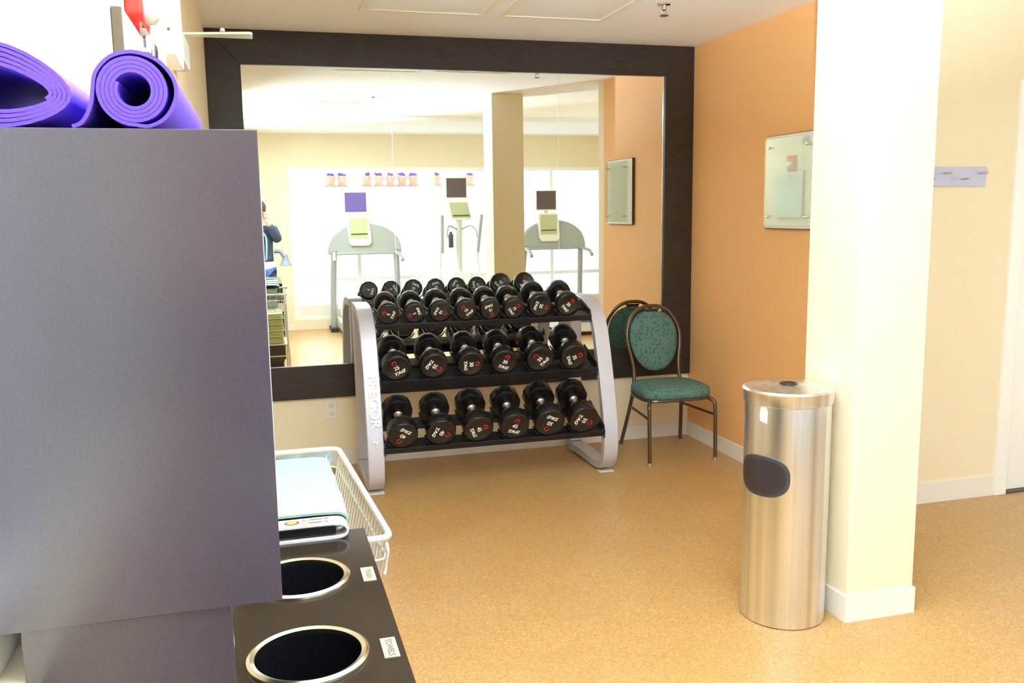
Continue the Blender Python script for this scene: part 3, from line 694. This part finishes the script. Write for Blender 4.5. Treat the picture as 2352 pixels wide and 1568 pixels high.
outer = smoothpath([(core[-1][0], core[-1][1], 0), (0.014, -0.0355, 0), (0.030, -0.0265, 0), (0.0405, -0.008, 0), (0.0405, 0.010, 0), (0.031, 0.0255, 0), (0.018, 0.0345, 0), (0.0, 0.0385, 0), (-0.020, 0.0330, 0), (-0.0345, 0.0175, 0),
                    (-0.0385, 0.000, 0), (-0.0405, -0.012, 0), (-0.0455, -0.025, 0), (-0.052, -0.0335, 0), (-0.060, -0.0368, 0)], 4)
path = core + [(p.x, p.y) for p in outer[1:]]
mat_roll('tightly rolled purple exercise mat, right of the two on the cabinet', -0.1175, TZ+0.0368+th/2+0.0006, path, th, 1.012, 1.425, 'purple mats on top of the cabinet')
lp = []
for k in range(0, 144):
    a = -0.35 + 2*PI*k/30; f = k/143
    rx = 0.0600 + 0.0205*f; rz = 0.0215 + 0.0225*f
    x = rx*math.cos(a); z = rz*math.sin(a)
    if x > 0: z *= (1-0.25*(x/rx)**2)
    xr = x*math.cos(-0.14) - z*math.sin(-0.14); zr = x*math.sin(-0.14) + z*math.cos(-0.14)
    lp.append((xr, max(zr, -0.0445+0.0205*(1-f))))
zmin = min(p[1] for p in lp)
mat_roll('loosely rolled flattened purple exercise mat at the left edge of the cabinet', -0.2545, TZ-zmin+th/2+0.0006, lp, th, 1.012, 1.425, 'purple mats on top of the cabinet')

# ------------------------------------------------------------------ folded sheet on the worktop
fs = thing('folded_sheet', 'white printed sheet folded over on the glossy worktop, open dark fold facing out', 'folded sheet', (0, 0, CZ))
sp = [(-0.20, 0.034), (-0.02, 0.0345), (0.08, 0.035), (0.122, 0.0345), (0.143, 0.031), (0.1525, 0.0185), (0.145, 0.0065), (0.125, 0.0030), (0.06, 0.0026), (-0.20, 0.0026)]
sp = [(p.x, p.y) for p in smoothpath([(a, b, 0) for a, b in sp], 4)]
MB().ribbon(sp, 0.0046, 1.912, 1.962, 'Y').build('fold', paper_m, fs)
MB().box(-0.20, 0.128, 1.922, 1.960, 0.0060, 0.0300).build('inner_layer', hole_m, fs, smooth=False, bevel=0.004)  # black insert stands in for the shade inside the fold
# printed marks
def disc(x, y, rx, ry, m, z=0.0374):
    mb = MB(); n = 20; vs = [mb.bm.verts.new((x+rx*math.cos(2*PI*k/n), y+ry*math.sin(2*PI*k/n), z)) for k in range(n)]
    v2 = [mb.bm.verts.new((v.co.x, v.co.y, z+0.0004)) for v in vs]
    for k in range(n): mb.bm.faces.new((vs[k], vs[(k+1) % n], v2[(k+1) % n], v2[k]))
    mb.bm.faces.new(list(reversed(vs))); mb.bm.faces.new(v2)
    return mb.build('printed_mark', m, fs, smooth=False)
disc(0.034, 1.938, 0.0165, 0.013, brn_p); disc(0.034, 1.938, 0.0100, 0.0075, yel_p, 0.0378)
disc(0.060, 1.949, 0.0045, 0.005, blu_p); disc(0.060, 1.928, 0.006, 0.005, org_p); disc(0.069, 1.938, 0.0055, 0.0055, yel_p)
for x, y, wd in ((0.086, 1.949, 0.013), (0.108, 1.949, 0.005), (0.084, 1.928, 0.014), (0.107, 1.928, 0.004)):
    MB().box(x-wd, x+wd, y-0.0035, y+0.0035, 0.0374, 0.0378).build('printed_mark', brn_p, fs, smooth=False)

# ------------------------------------------------------------------ wire cart with basket, towels below
RY0, RY1 = 1.985, 2.83; RZ = 0.872
ct = thing('wire_cart', 'cream wire basket cart standing between the cabinet and the mirror', 'cart', (0, 0, 0))
def rim(z, inset, r, name, x1a=0.256, x1b=0.206, flat=(1, 1)):
    p = [(-0.20+inset, RY0+inset), (x1a-inset, RY0+inset), (x1b-inset, RY1-inset), (-0.20+inset, RY1-inset)]
    P = []
    for i in range(4):
        a, b, c_ = Vector(p[i-1]), Vector(p[i]), Vector(p[(i+1) % 4]); d0 = (a-b).normalized()*0.035; d1 = (c_-b).normalized()*0.035
        for k in range(5):
            t_ = k/4; q = (b+d0)*(1-t_)**2 + b*2*t_*(1-t_) + (b+d1)*t_**2; P.append((q.x, q.y, z))
    return MB().tube(P, r, 8, closed=True, flat=flat).build(name, wire_m, ct)
rim(RZ, 0, 0.0085, 'basket_rim'); rim(RZ-0.055, 0.008, 0.003, 'basket_wire_band', flat=(1, 1)); rim(RZ-0.16, 0.035, 0.004, 'basket_bottom_frame')
def wires(name, lst): 
    mb = MB()
    for a, b in lst: mb.tube([a, b], 0.0028, 5)
    return mb.build(name, wire_m, ct)
L1 = []
for k in range(22):
    y = RY0+0.04+k*(RY1-RY0-0.08)/21; f = (y-RY0)/(RY1-RY0); x = 0.256*(1-f)+0.206*f
    L1.append(((x, y, RZ), (x-0.033, y, RZ-0.16)))
wires('side_wires', L1)
wires('side_wires', [((-0.20, a[1], RZ), (-0.167, a[1], RZ-0.16)) for a, _ in L1[::3]])
wires('end_wires', [((x, RY1, RZ), (x*0.9, RY1-0.035, RZ-0.16)) for x in [(-0.16+0.055*k) for k in range(7)]])
wires('end_wires', [((x, RY0, RZ), (x*0.9, RY0+0.035, RZ-0.16)) for x in [(-0.16+0.055*k) for k in range(8)]])
wires('bottom_wires', [((-0.165, RY0+0.06+k*0.072, RZ-0.16), (0.19, RY0+0.06+k*0.072, RZ-0.16)) for k in range(11)])
MB().box(-0.165, 0.185, RY1-0.0065, RY1-0.0045, RZ-0.040, RZ-0.009).build('rim_band', mat('blue_grey_band', (128, 142, 150), 0.4, noise=0.35, scale=25), ct, smooth=False)
for x in (-0.17, 0.20):
    pts = smoothpath([(x, RY1-0.03, RZ-0.16), (x+0.004, RY1-0.012, 0.45), (x+0.012, RY1-0.01, 0.25), (x+0.012, RY1-0.01, 0.0)], 4)
    MB().tube(pts, 0.009, 8).build('post', wire_m, ct)
    MB().tube([(x+0.004, RY0+0.33, RZ-0.16), (x+0.004, RY0+0.33, 0.0)], 0.009, 8).build('post', wire_m, ct)
for z in (0.40, 0.29, 0.16): MB().tube([(-0.17, RY1-0.012, z), (0.21, RY1-0.012, z)], 0.006, 8).build('cross_bar', wire_m, ct)
MB().box(-0.17, 0.205, RY0+0.33, RY1-0.02, 0.395, 0.405).build('lower_shelf', wire_m, ct, smooth=False)
mb = MB(); mb.tube(smoothpath([(0.245, RY0+0.004, RZ-0.012), (0.247, RY0-0.004, RZ-0.03), (0.243, RY0, RZ-0.055), (0.240, RY0, RZ-0.078), (0.236, RY0-0.004, RZ-0.086)], 4), 0.004, 8); mb.build('hanging_hook', wire_m, ct)

# sheets lying in the basket
for i, (y0, y1, z, lab) in enumerate(((1.975, 2.155, 0.950, 'pale aqua folded cloth in the basket, nearest the worktop'), (2.16, 2.335, 0.944, 'pale aqua folded cloth in the basket, middle of the three'), (2.34, 2.50, 0.937, 'pale aqua folded cloth in the basket, farthest from the camera'))):
    t = thing('folded_cloth', lab, 'cloth', (0, y0, 0), 0, 'pale cloths in the wire basket')
    zz = z
    poly = smoothpath([(-0.17, zz-0.004, 0), (0.0, zz, 0), (0.12, zz-0.001, 0), (0.148, zz-0.006, 0), (0.158, zz-0.018, 0), (0.150, zz-0.030, 0), (0.12, zz-0.034, 0)], 4)
    low = 0.002*i
    MB().ribbon([(p.x-low, p.y) for p in poly], 0.006, 0.0, y1-y0, 'Y').build('cloth_layer', paleaqua, t)
    MB().box(-0.17, 0.135, 0.004, y1-y0-0.01, 0.720+0.0, zz-0.037).build('cloth_stack', teal_m if i < 2 else paleaqua, t, smooth=False, bevel=0.008)
# towels on the lower shelf
for k in range(5):
    tw = thing('folded_towel', ['green folded towel at the bottom of the cart stack', 'green folded towel second from the bottom of the cart stack', 'green folded towel in the middle of the cart stack', 'green folded towel second from the top of the cart stack', 'green folded towel on top of the cart stack'][k], 'towel', (0.01, 2.60, 0.406+k*0.0575), 0, 'green towels in the wire cart')
    mb = MB(); dx = random.uniform(-0.006, 0.006)
    for j in range(3):
        mb.box(-0.16+dx+0.004*j, 0.165+dx-0.004*j, -0.19, 0.195-0.004*j, 0.002+j*0.018, 0.019+j*0.018)
    mb.build('towel_fold', towel_m, tw, bevel=0.007)

# ------------------------------------------------------------------ exercise machines by the windows (seen in the mirror)
def rbox(mb, x0, x1, y0, y1, z0, z1): return mb.box(x0, x1, y0, y1, z0, z1)
def treadmill(label, x, y, scr):
    t = thing('treadmill', label, 'treadmill', (x, y, 0), 0, 'treadmills by the windows')
    # faces the window (-y); belt comes toward the mirror (+y)
    MB().box(-0.40, 0.40, -0.20, 1.72, 0.05, 0.19).build('deck', greyp, t, smooth=False, bevel=0.02)
    MB().box(-0.27, 0.27, -0.05, 1.735, 0.19, 0.2).build('belt', blackpl, t, smooth=False)
    MB().box(-0.38, 0.38, -0.30, 0.12, 0.17, 0.34).build('motor_cover', greyp, t, smooth=False, bevel=0.05)
    for s_ in (-1, 1):
        MB().tube(smoothpath([(s_*0.455, -0.05, 0.02), (s_*0.45, -0.02, 0.4), (s_*0.435, 0.04, 0.85), (s_*0.42, 0.10, 1.12)], 4), [0.04]*13, 10, flat=(1, 0.8)).build('upright', greym, t)
        MB().box(s_*0.46-0.05, s_*0.46+0.05, -0.25, 0.15, 0.0, 0.05).build('foot', blackpl, t, smooth=False)
        MB().tube([(s_*0.42, 0.10, 1.08), (s_*0.45, 0.40, 1.04), (s_*0.45, 0.50, 0.98)], 0.025, 10).build('handrail', greym, t)
    pts = [(-0.50, 1.06)] + [(0.50*math.cos(a), 1.06+0.42*max(0, math.sin(a))**0.8) for a in [PI*(1-k/20) for k in range(21)]]
    MB().prism(pts[1:], -0.03, 0.08, 'Y', mtx=Matrix.Translation((0, 0.03, 0))).build('dashboard', greym, t, bevel=0.02)
    MB().box(-0.46, 0.46, 0.11, 0.15, 1.05, 1.09).build('front_rail', greym, t, smooth=False, bevel=0.012)
    cn = MB().prism([(-0.22, 1.22), (-0.19, 1.17), (0.05, 1.17), (0.09, 1.22), (0.06, 1.55), (0.03, 1.58), (-0.22, 1.58), (-0.25, 1.55)], 0.10, 0.15, 'Y').build('console', mat('cream_plastic', (240, 238, 216), 0.4), t, smooth=False, bevel=0.012)
    MB().box(-0.21, 0.04, 0.15, 0.154, 1.27, 1.55).build('display_panel', lcd_m, cn, smooth=False)
    MB().box(-0.19, 0.03, 0.154, 0.162, 1.325, 1.34).build('reading_ledge', bronze, cn, smooth=False)
    MB().box(-0.14, -0.08, 0.09, 0.12, 1.55, 1.66).build('screen_neck', greyp, t, smooth=False)
    sc = MB().box(-0.275, 0.045, 0.08, 0.14, 1.61, 1.905).build('screen', mat('cream_plastic', (240, 238, 216), 0.4), t, smooth=False, bevel=0.015)
    MB().box(-0.258, 0.028, 0.14, 0.143, 1.63, 1.89).build('display', scr, sc, smooth=False)
    return t
treadmill('treadmill with a purple lit screen, left of the machines reflected in the mirror', 1.385, -1.07, screenp)
treadmill('treadmill with a dark screen, right of the reflected pillar', 4.10, -1.07, screen_m)
el = thing('elliptical_trainer', 'elliptical trainer with two moving arms between the reflected treadmill and pillar', 'elliptical trainer', (2.68, -0.90, 0))
MB().box(-0.14, 0.14, -0.30, 1.35, 0.03, 0.12).build('base', greyp, el, smooth=False, bevel=0.02)
MB().box(-0.30, 0.30, 1.22, 1.32, 0.0, 0.06).build('rear_foot', greym, el, smooth=False, bevel=0.01)
MB().box(-0.30, 0.30, -0.32, -0.22, 0.0, 0.06).build('front_foot', greym, el, smooth=False, bevel=0.01)
MB().prism([(-0.30, 0.1), (0.30, 0.1), (0.32, 0.45), (0.1, 0.78), (-0.22, 0.78), (-0.32, 0.5)], -0.17, 0.17, 'X').build('flywheel_housing', greyp, el, smooth=False, bevel=0.03)
MB().tube([(0, 0.0, 0.7), (0, 0.02, 1.1), (0, 0.05, 1.5)], 0.045, 10).build('mast', greyp, el)
cn = MB().prism([(-0.13, 1.50), (0.17, 1.50), (0.12, 1.76), (-0.17, 1.76)], 0.08, 0.13, 'Y').build('console', mat('cream_plastic', (240, 238, 216), 0.4), el, smooth=False, bevel=0.012)
MB().prism([(-0.11, 1.53), (0.15, 1.53), (0.105, 1.74), (-0.15, 1.74)], 0.13, 0.133, 'Y').build('display_panel', lcd_m, cn, smooth=False)
MB().box(-0.10, 0.13, 0.133, 0.145, 1.555, 1.57).build('reading_ledge', bronze, cn, smooth=False)
sc = MB().box(-0.20, 0.11, 0.06, 0.12, 1.79, 2.085).build('screen', mat('cream_plastic', (240, 238, 216), 0.4), el, smooth=False, bevel=0.015)
MB().box(-0.18, 0.095, 0.12, 0.123, 1.81, 2.07).build('display', screen_m, sc, smooth=False)
for s_, yy in ((-1, 0.0), (1, -0.06)):
    MB().tube(smoothpath([(s_*0.30, 0.35, 0.25), (s_*0.30, 0.15, 0.55), (s_*0.27, 0.02, 0.95), (s_*0.26, 0.12+yy, 1.25)], 4), 0.014, 8).build('swing_arm', greyp, el)
    MB().tube([(s_*0.26, 0.12+yy, 1.05), (s_*0.27+ (0.03 if s_ > 0 else 0), 0.22+yy, 1.57)], 0.024, 10).build('arm_grip', greym, el)
    MB().box(s_*0.30-0.07, s_*0.30+0.07, 0.45, 0.85, 0.28+0.06*s_, 0.32+0.06*s_).build('pedal', blackpl, el, smooth=False, bevel=0.02)
    MB().tube([(s_*0.30, 0.35, 0.25), (s_*0.28, 1.25, 0.2)], 0.02, 8).build('pedal_arm', greyp, el)
    MB().tube(smoothpath([(0, 0.05, 1.35), (s_*0.14, 0.1, 1.42), (s_*0.2, 0.22, 1.36), (s_*0.21, 0.26, 1.26)], 4), 0.013, 8).build('fixed_handle', greym, el)
MB().lathe([(0.03, 0), (0.036, 0.01), (0.036, 0.17), (0.02, 0.2), (0.02, 0.22)], 16).build('bottle_holder', bronze, el, loc=(-0.13, 0.1, 1.12))

# ------------------------------------------------------------------ flower pots outside, high on a ledge
lg = MB().box(-0.1, 5.6, -3.62, -3.22, 1.98, 2.03); struct('trim_1', lg, terrace_m, label='white ledge outside the windows')
mb = MB()
for x in (-0.05, 5.45): mb.box(x, x+0.1, -3.6, -3.24, -0.12, 1.98)
struct('trim_2', mb, terrace_m, label='white posts carrying the ledge outside')
POTL = ['terracotta pot on the outside ledge, far left of the reflected row', 'terracotta pot on the ledge, second in the reflected row', 'terracotta pot on the ledge, third in the reflected row', 'terracotta pot on the ledge, fourth in the reflected row', 'terracotta pot on the ledge, fifth in the reflected row', 'terracotta pot on the ledge, sixth in the reflected row', 'terracotta pot on the ledge, seventh in the reflected row', 'terracotta pot on the ledge above the elliptical screen', 'terracotta pot on the ledge just left of the reflected pillar']
for i, px in enumerate((1.14, 1.33, 1.72, 1.92, 2.11, 2.30, 2.49, 2.88, 3.44)):
    t = thing('flower_pot', POTL[i], 'flower pot', (px, -3.42, 2.03), 0, 'flower pots outside the windows')
    MB().lathe([(0.085, 0), (0.09, 0.035), (0.06, 0.04)], 20).build('saucer', mat('dark_terracotta', (190, 138, 120), 0.8), t)
    MB().lathe([(0.055, 0.036), (0.060, 0.07), (0.078, 0.14), (0.082, 0.175), (0.072, 0.18)], 20).build('pot', terra_m, t)
    mb = MB()
    for k in range(14):
        a = random.uniform(0, 2*PI); r = random.uniform(0, 0.06); c_ = Vector((r*math.cos(a), r*math.sin(a), 0.185+random.uniform(0, 0.03)))
        bmesh.ops.create_icosphere(mb.bm, subdivisions=1, radius=random.uniform(0.018, 0.03), matrix=Matrix.Translation(c_))
    mb.build('flowers', flower_m, t)

# ------------------------------------------------------------------ the photographer, seen in the mirror
def skinned(name, m, verts, edges, radii, root=0, parent=None, sub=2):
    me = bpy.data.meshes.new(name); me.from_pydata([Vector(v) for v in verts], edges, []); me.update()
    o = bpy.data.objects.new(name, me); C.objects.link(o)
    sk = o.modifiers.new('skin', 'SKIN'); sk.use_smooth_shade = True
    for i, r in enumerate(radii):
        rr = r if isinstance(r, tuple) else (r, r)
        me.skin_vertices[0].data[i].radius = rr
        me.skin_vertices[0].data[i].use_root = (i == root)
    s2 = o.modifiers.new('sub', 'SUBSURF'); s2.levels = sub; s2.render_levels = sub
    dg = bpy.context.evaluated_depsgraph_get(); m2 = bpy.data.meshes.new_from_object(o.evaluated_get(dg)); m2.name = name
    bpy.data.objects.remove(o); m2.materials.clear(); m2.materials.append(m)
    o = bpy.data.objects.new(name, m2); C.objects.link(o)
    for p in m2.polygons: p.use_smooth = True
    if parent: o.parent = parent
    return o
pn = thing('person', 'person in dark jacket and jeans holding a camera to the face, reflected in mirror', 'person', (0.0, -0.24, 0))
# local coordinates, facing +y; camera lens at (0, 0.24-, 1.62)
bv = [(0, 0, 0.93), (0, -0.01, 1.10), (0, -0.01, 1.28), (0, 0, 1.42), (0, 0.02, 1.50),                     # 0-4 pelvis..neck
      (0, 0.045, 1.58), (0, 0.05, 1.66), (0, 0.04, 1.73),                                                 # 5-7 head
      (0.17, 0.0, 1.41), (0.215, 0.06, 1.285), (0.11, 0.17, 1.50), (0.072, 0.185, 1.555),                 # 8-11 right arm
      (-0.17, 0.0, 1.41), (-0.20, 0.08, 1.27), (-0.07, 0.20, 1.45), (-0.02, 0.20, 1.52),                  # 12-15 left arm
      (0.095, 0, 0.88), (0.10, 0.01, 0.50), (0.10, -0.02, 0.09), (0.10, 0.10, 0.04),                      # 16-19 right leg
      (-0.095, 0, 0.88), (-0.11, 0.03, 0.50), (-0.12, 0, 0.09), (-0.12, 0.12, 0.04)]
be = [(0,1),(1,2),(2,3),(3,4),(4,5),(5,6),(6,7),(3,8),(8,9),(9,10),(10,11),(3,12),(12,13),(13,14),(14,15),(0,16),(16,17),(17,18),(18,19),(0,20),(20,21),(21,22),(22,23)]
br = [(0.12,0.085),(0.135,0.095),(0.155,0.105),(0.13,0.085),(0.05,0.05),(0.072,0.085),(0.078,0.092),(0.055,0.065),
      0.062,0.046,0.032,0.026, 0.062,0.046,0.032,0.026, (0.07,0.07),0.05,0.036,0.032,(0.07,0.07),0.05,0.036,0.032]
skinned('body', skin_m, bv, be, br, 0, pn)
# jacket slightly outside torso and arms
jv = [(0,0,0.97)] + bv[1:4] + [(0, 0.015, 1.485)] + bv[8:11] + bv[12:15]
je = [(0,1),(1,2),(2,3),(3,4),(3,5),(5,6),(6,7),(3,8),(8,9),(9,10)]
skinned('jacket', jacket_m, jv, je, [(0.185,0.135),(0.16,0.118),(0.17,0.122),(0.145,0.10),(0.068,0.068),0.076,0.062,0.044,0.076,0.062,0.044], 0, pn)
skinned('trousers', jeans_m, [(0,0,0.97)] + [bv[i] for i in (16,17,18,20,21,22)], [(0,1),(1,2),(2,3),(0,4),(4,5),(5,6)], [(0.16,0.115),0.098,0.072,0.056,0.098,0.072,0.056], 0, pn)
MB().lathe([(0.172, 0.935), (0.176, 0.95), (0.172, 1.03)], 32, mtx=Matrix.Diagonal((1, 0.72, 1, 1)), cap=False).build('shirt_hem', shirt_m, pn)
for s_, yy in ((0.10, 0.07), (-0.12, 0.09)):
    skinned('shoe', blackpl, [(s_, yy-0.10, 0.045), (s_, yy, 0.045), (s_, yy+0.09, 0.036)], [(0,1),(1,2)], [0.042, 0.045, 0.036], 0, pn, 1)
mb = MB(); bmesh.ops.create_uvsphere(mb.bm, u_segments=24, v_segments=16, radius=1, matrix=Matrix.Translation((0, 0.028, 1.70)) @ Matrix.Diagonal((0.093, 0.108, 0.095, 1)))
mb.build('hair', hair_m, pn)
for s_ in (-1, 1):
    mb = MB(); bmesh.ops.create_uvsphere(mb.bm, u_segments=10, v_segments=8, radius=1, matrix=Matrix.Translation((s_*0.088, 0.045, 1.64)) @ Matrix.Diagonal((0.01, 0.02, 0.032, 1))); mb.build('ear', skin_m, pn)
    mb = MB(); bmesh.ops.create_uvsphere(mb.bm, u_segments=10, v_segments=8, radius=0.012, matrix=Matrix.Translation((s_*0.032, 0.130, 1.652))); mb.build('eye', clearw, pn)
mb = MB(); bmesh.ops.create_uvsphere(mb.bm, u_segments=10, v_segments=8, radius=1, matrix=Matrix.Translation((0, 0.145, 1.625)) @ Matrix.Diagonal((0.013, 0.018, 0.026, 1))); mb.build('nose', skin_m, pn)
mb = MB(); mb.tube([(-0.022, 0.137, 1.590), (0, 0.143, 1.588), (0.022, 0.137, 1.590)], 0.005, 6); mb.build('mouth', mat('lips', (180, 96, 90), 0.5), pn)
def hand(side, base, fingers, thumb):
    V = [base[0], base[1]]; E = [(0, 1)]; Rr = [(0.024, 0.018), (0.032, 0.015)]
    o = skinned('hand', skin_m, V, E, Rr, 0, pn, 2)
    for f in fingers: skinned('finger', skin_m, f, [(i, i+1) for i in range(len(f)-1)], [0.0095, 0.0088, 0.0078, 0.0066][:len(f)], 0, o, 1)
    skinned('thumb', skin_m, thumb, [(i, i+1) for i in range(len(thumb)-1)], [0.012, 0.0105, 0.009][:len(thumb)], 0, o, 1)
hand(1, [(0.080, 0.178, 1.545), (0.076, 0.195, 1.600)], [[(0.082-0.002*k, 0.200, 1.632-k*0.018), (0.075, 0.222, 1.636-k*0.018), (0.060, 0.230, 1.636-k*0.018), (0.048, 0.226, 1.634-k*0.018)] for k in range(4)], [(0.074, 0.185, 1.590), (0.064, 0.160, 1.604), (0.050, 0.152, 1.612)])
hand(-1, [(-0.030, 0.195, 1.510), (-0.012, 0.200, 1.555)], [[(-0.030+0.014*k, 0.205, 1.560), (-0.034+0.016*k, 0.222, 1.572), (-0.034+0.016*k, 0.226, 1.586)] for k in range(4)], [(-0.030, 0.195, 1.55), (-0.042, 0.205, 1.575), (-0.044, 0.21, 1.595)])
MB().tube(smoothpath([(-0.06, 0.10, 1.46), (0.03, 0.125, 1.40), (0.075, 0.130, 1.30), (0.06, 0.135, 1.05)], 5), 0.011, 8, flat=(1, 0.5)).build('scarf', scarf_m, pn)
cm = thing('photo_camera', 'black camera held to the face of the person in the mirror', 'camera', (0, -0.024, 1.619))
MB().box(-0.066, 0.062, -0.062, -0.018, -0.045, 0.038).build('body', blackpl, cm, smooth=False, bevel=0.008)
MB().box(-0.022, 0.022, -0.060, -0.016, 0.036, 0.058).build('viewfinder_hump', blackpl, cm, smooth=False, bevel=0.008)
MB().lathe([(0.033, -0.018), (0.034, -0.010), (0.034, -0.001), (0.028, 0.0), (0.024, -0.004)], 32, 'Y').build('lens', rub_m, cm)
t = thing('shoulder_bag', 'grey bag flap hanging out at the hip of the person in the mirror', 'bag', (0.15, -0.20, 0.98))
MB().tube(smoothpath([(0.012, 0, 0.175), (0.06, 0.01, 0.178), (0.10, 0.015, 0.16), (0.125, 0.015, 0.11)], 4), [0.028]*13, 10, flat=(0.9, 1.3)).build('strap', bag_m, t)
MB().lathe([(0.028, 0.13), (0.034, 0.09), (0.052, 0.04), (0.080, 0.0), (0.076, -0.004)], 20).build('pouch', bag_m, t, loc=(0.145, 0.015, 0))
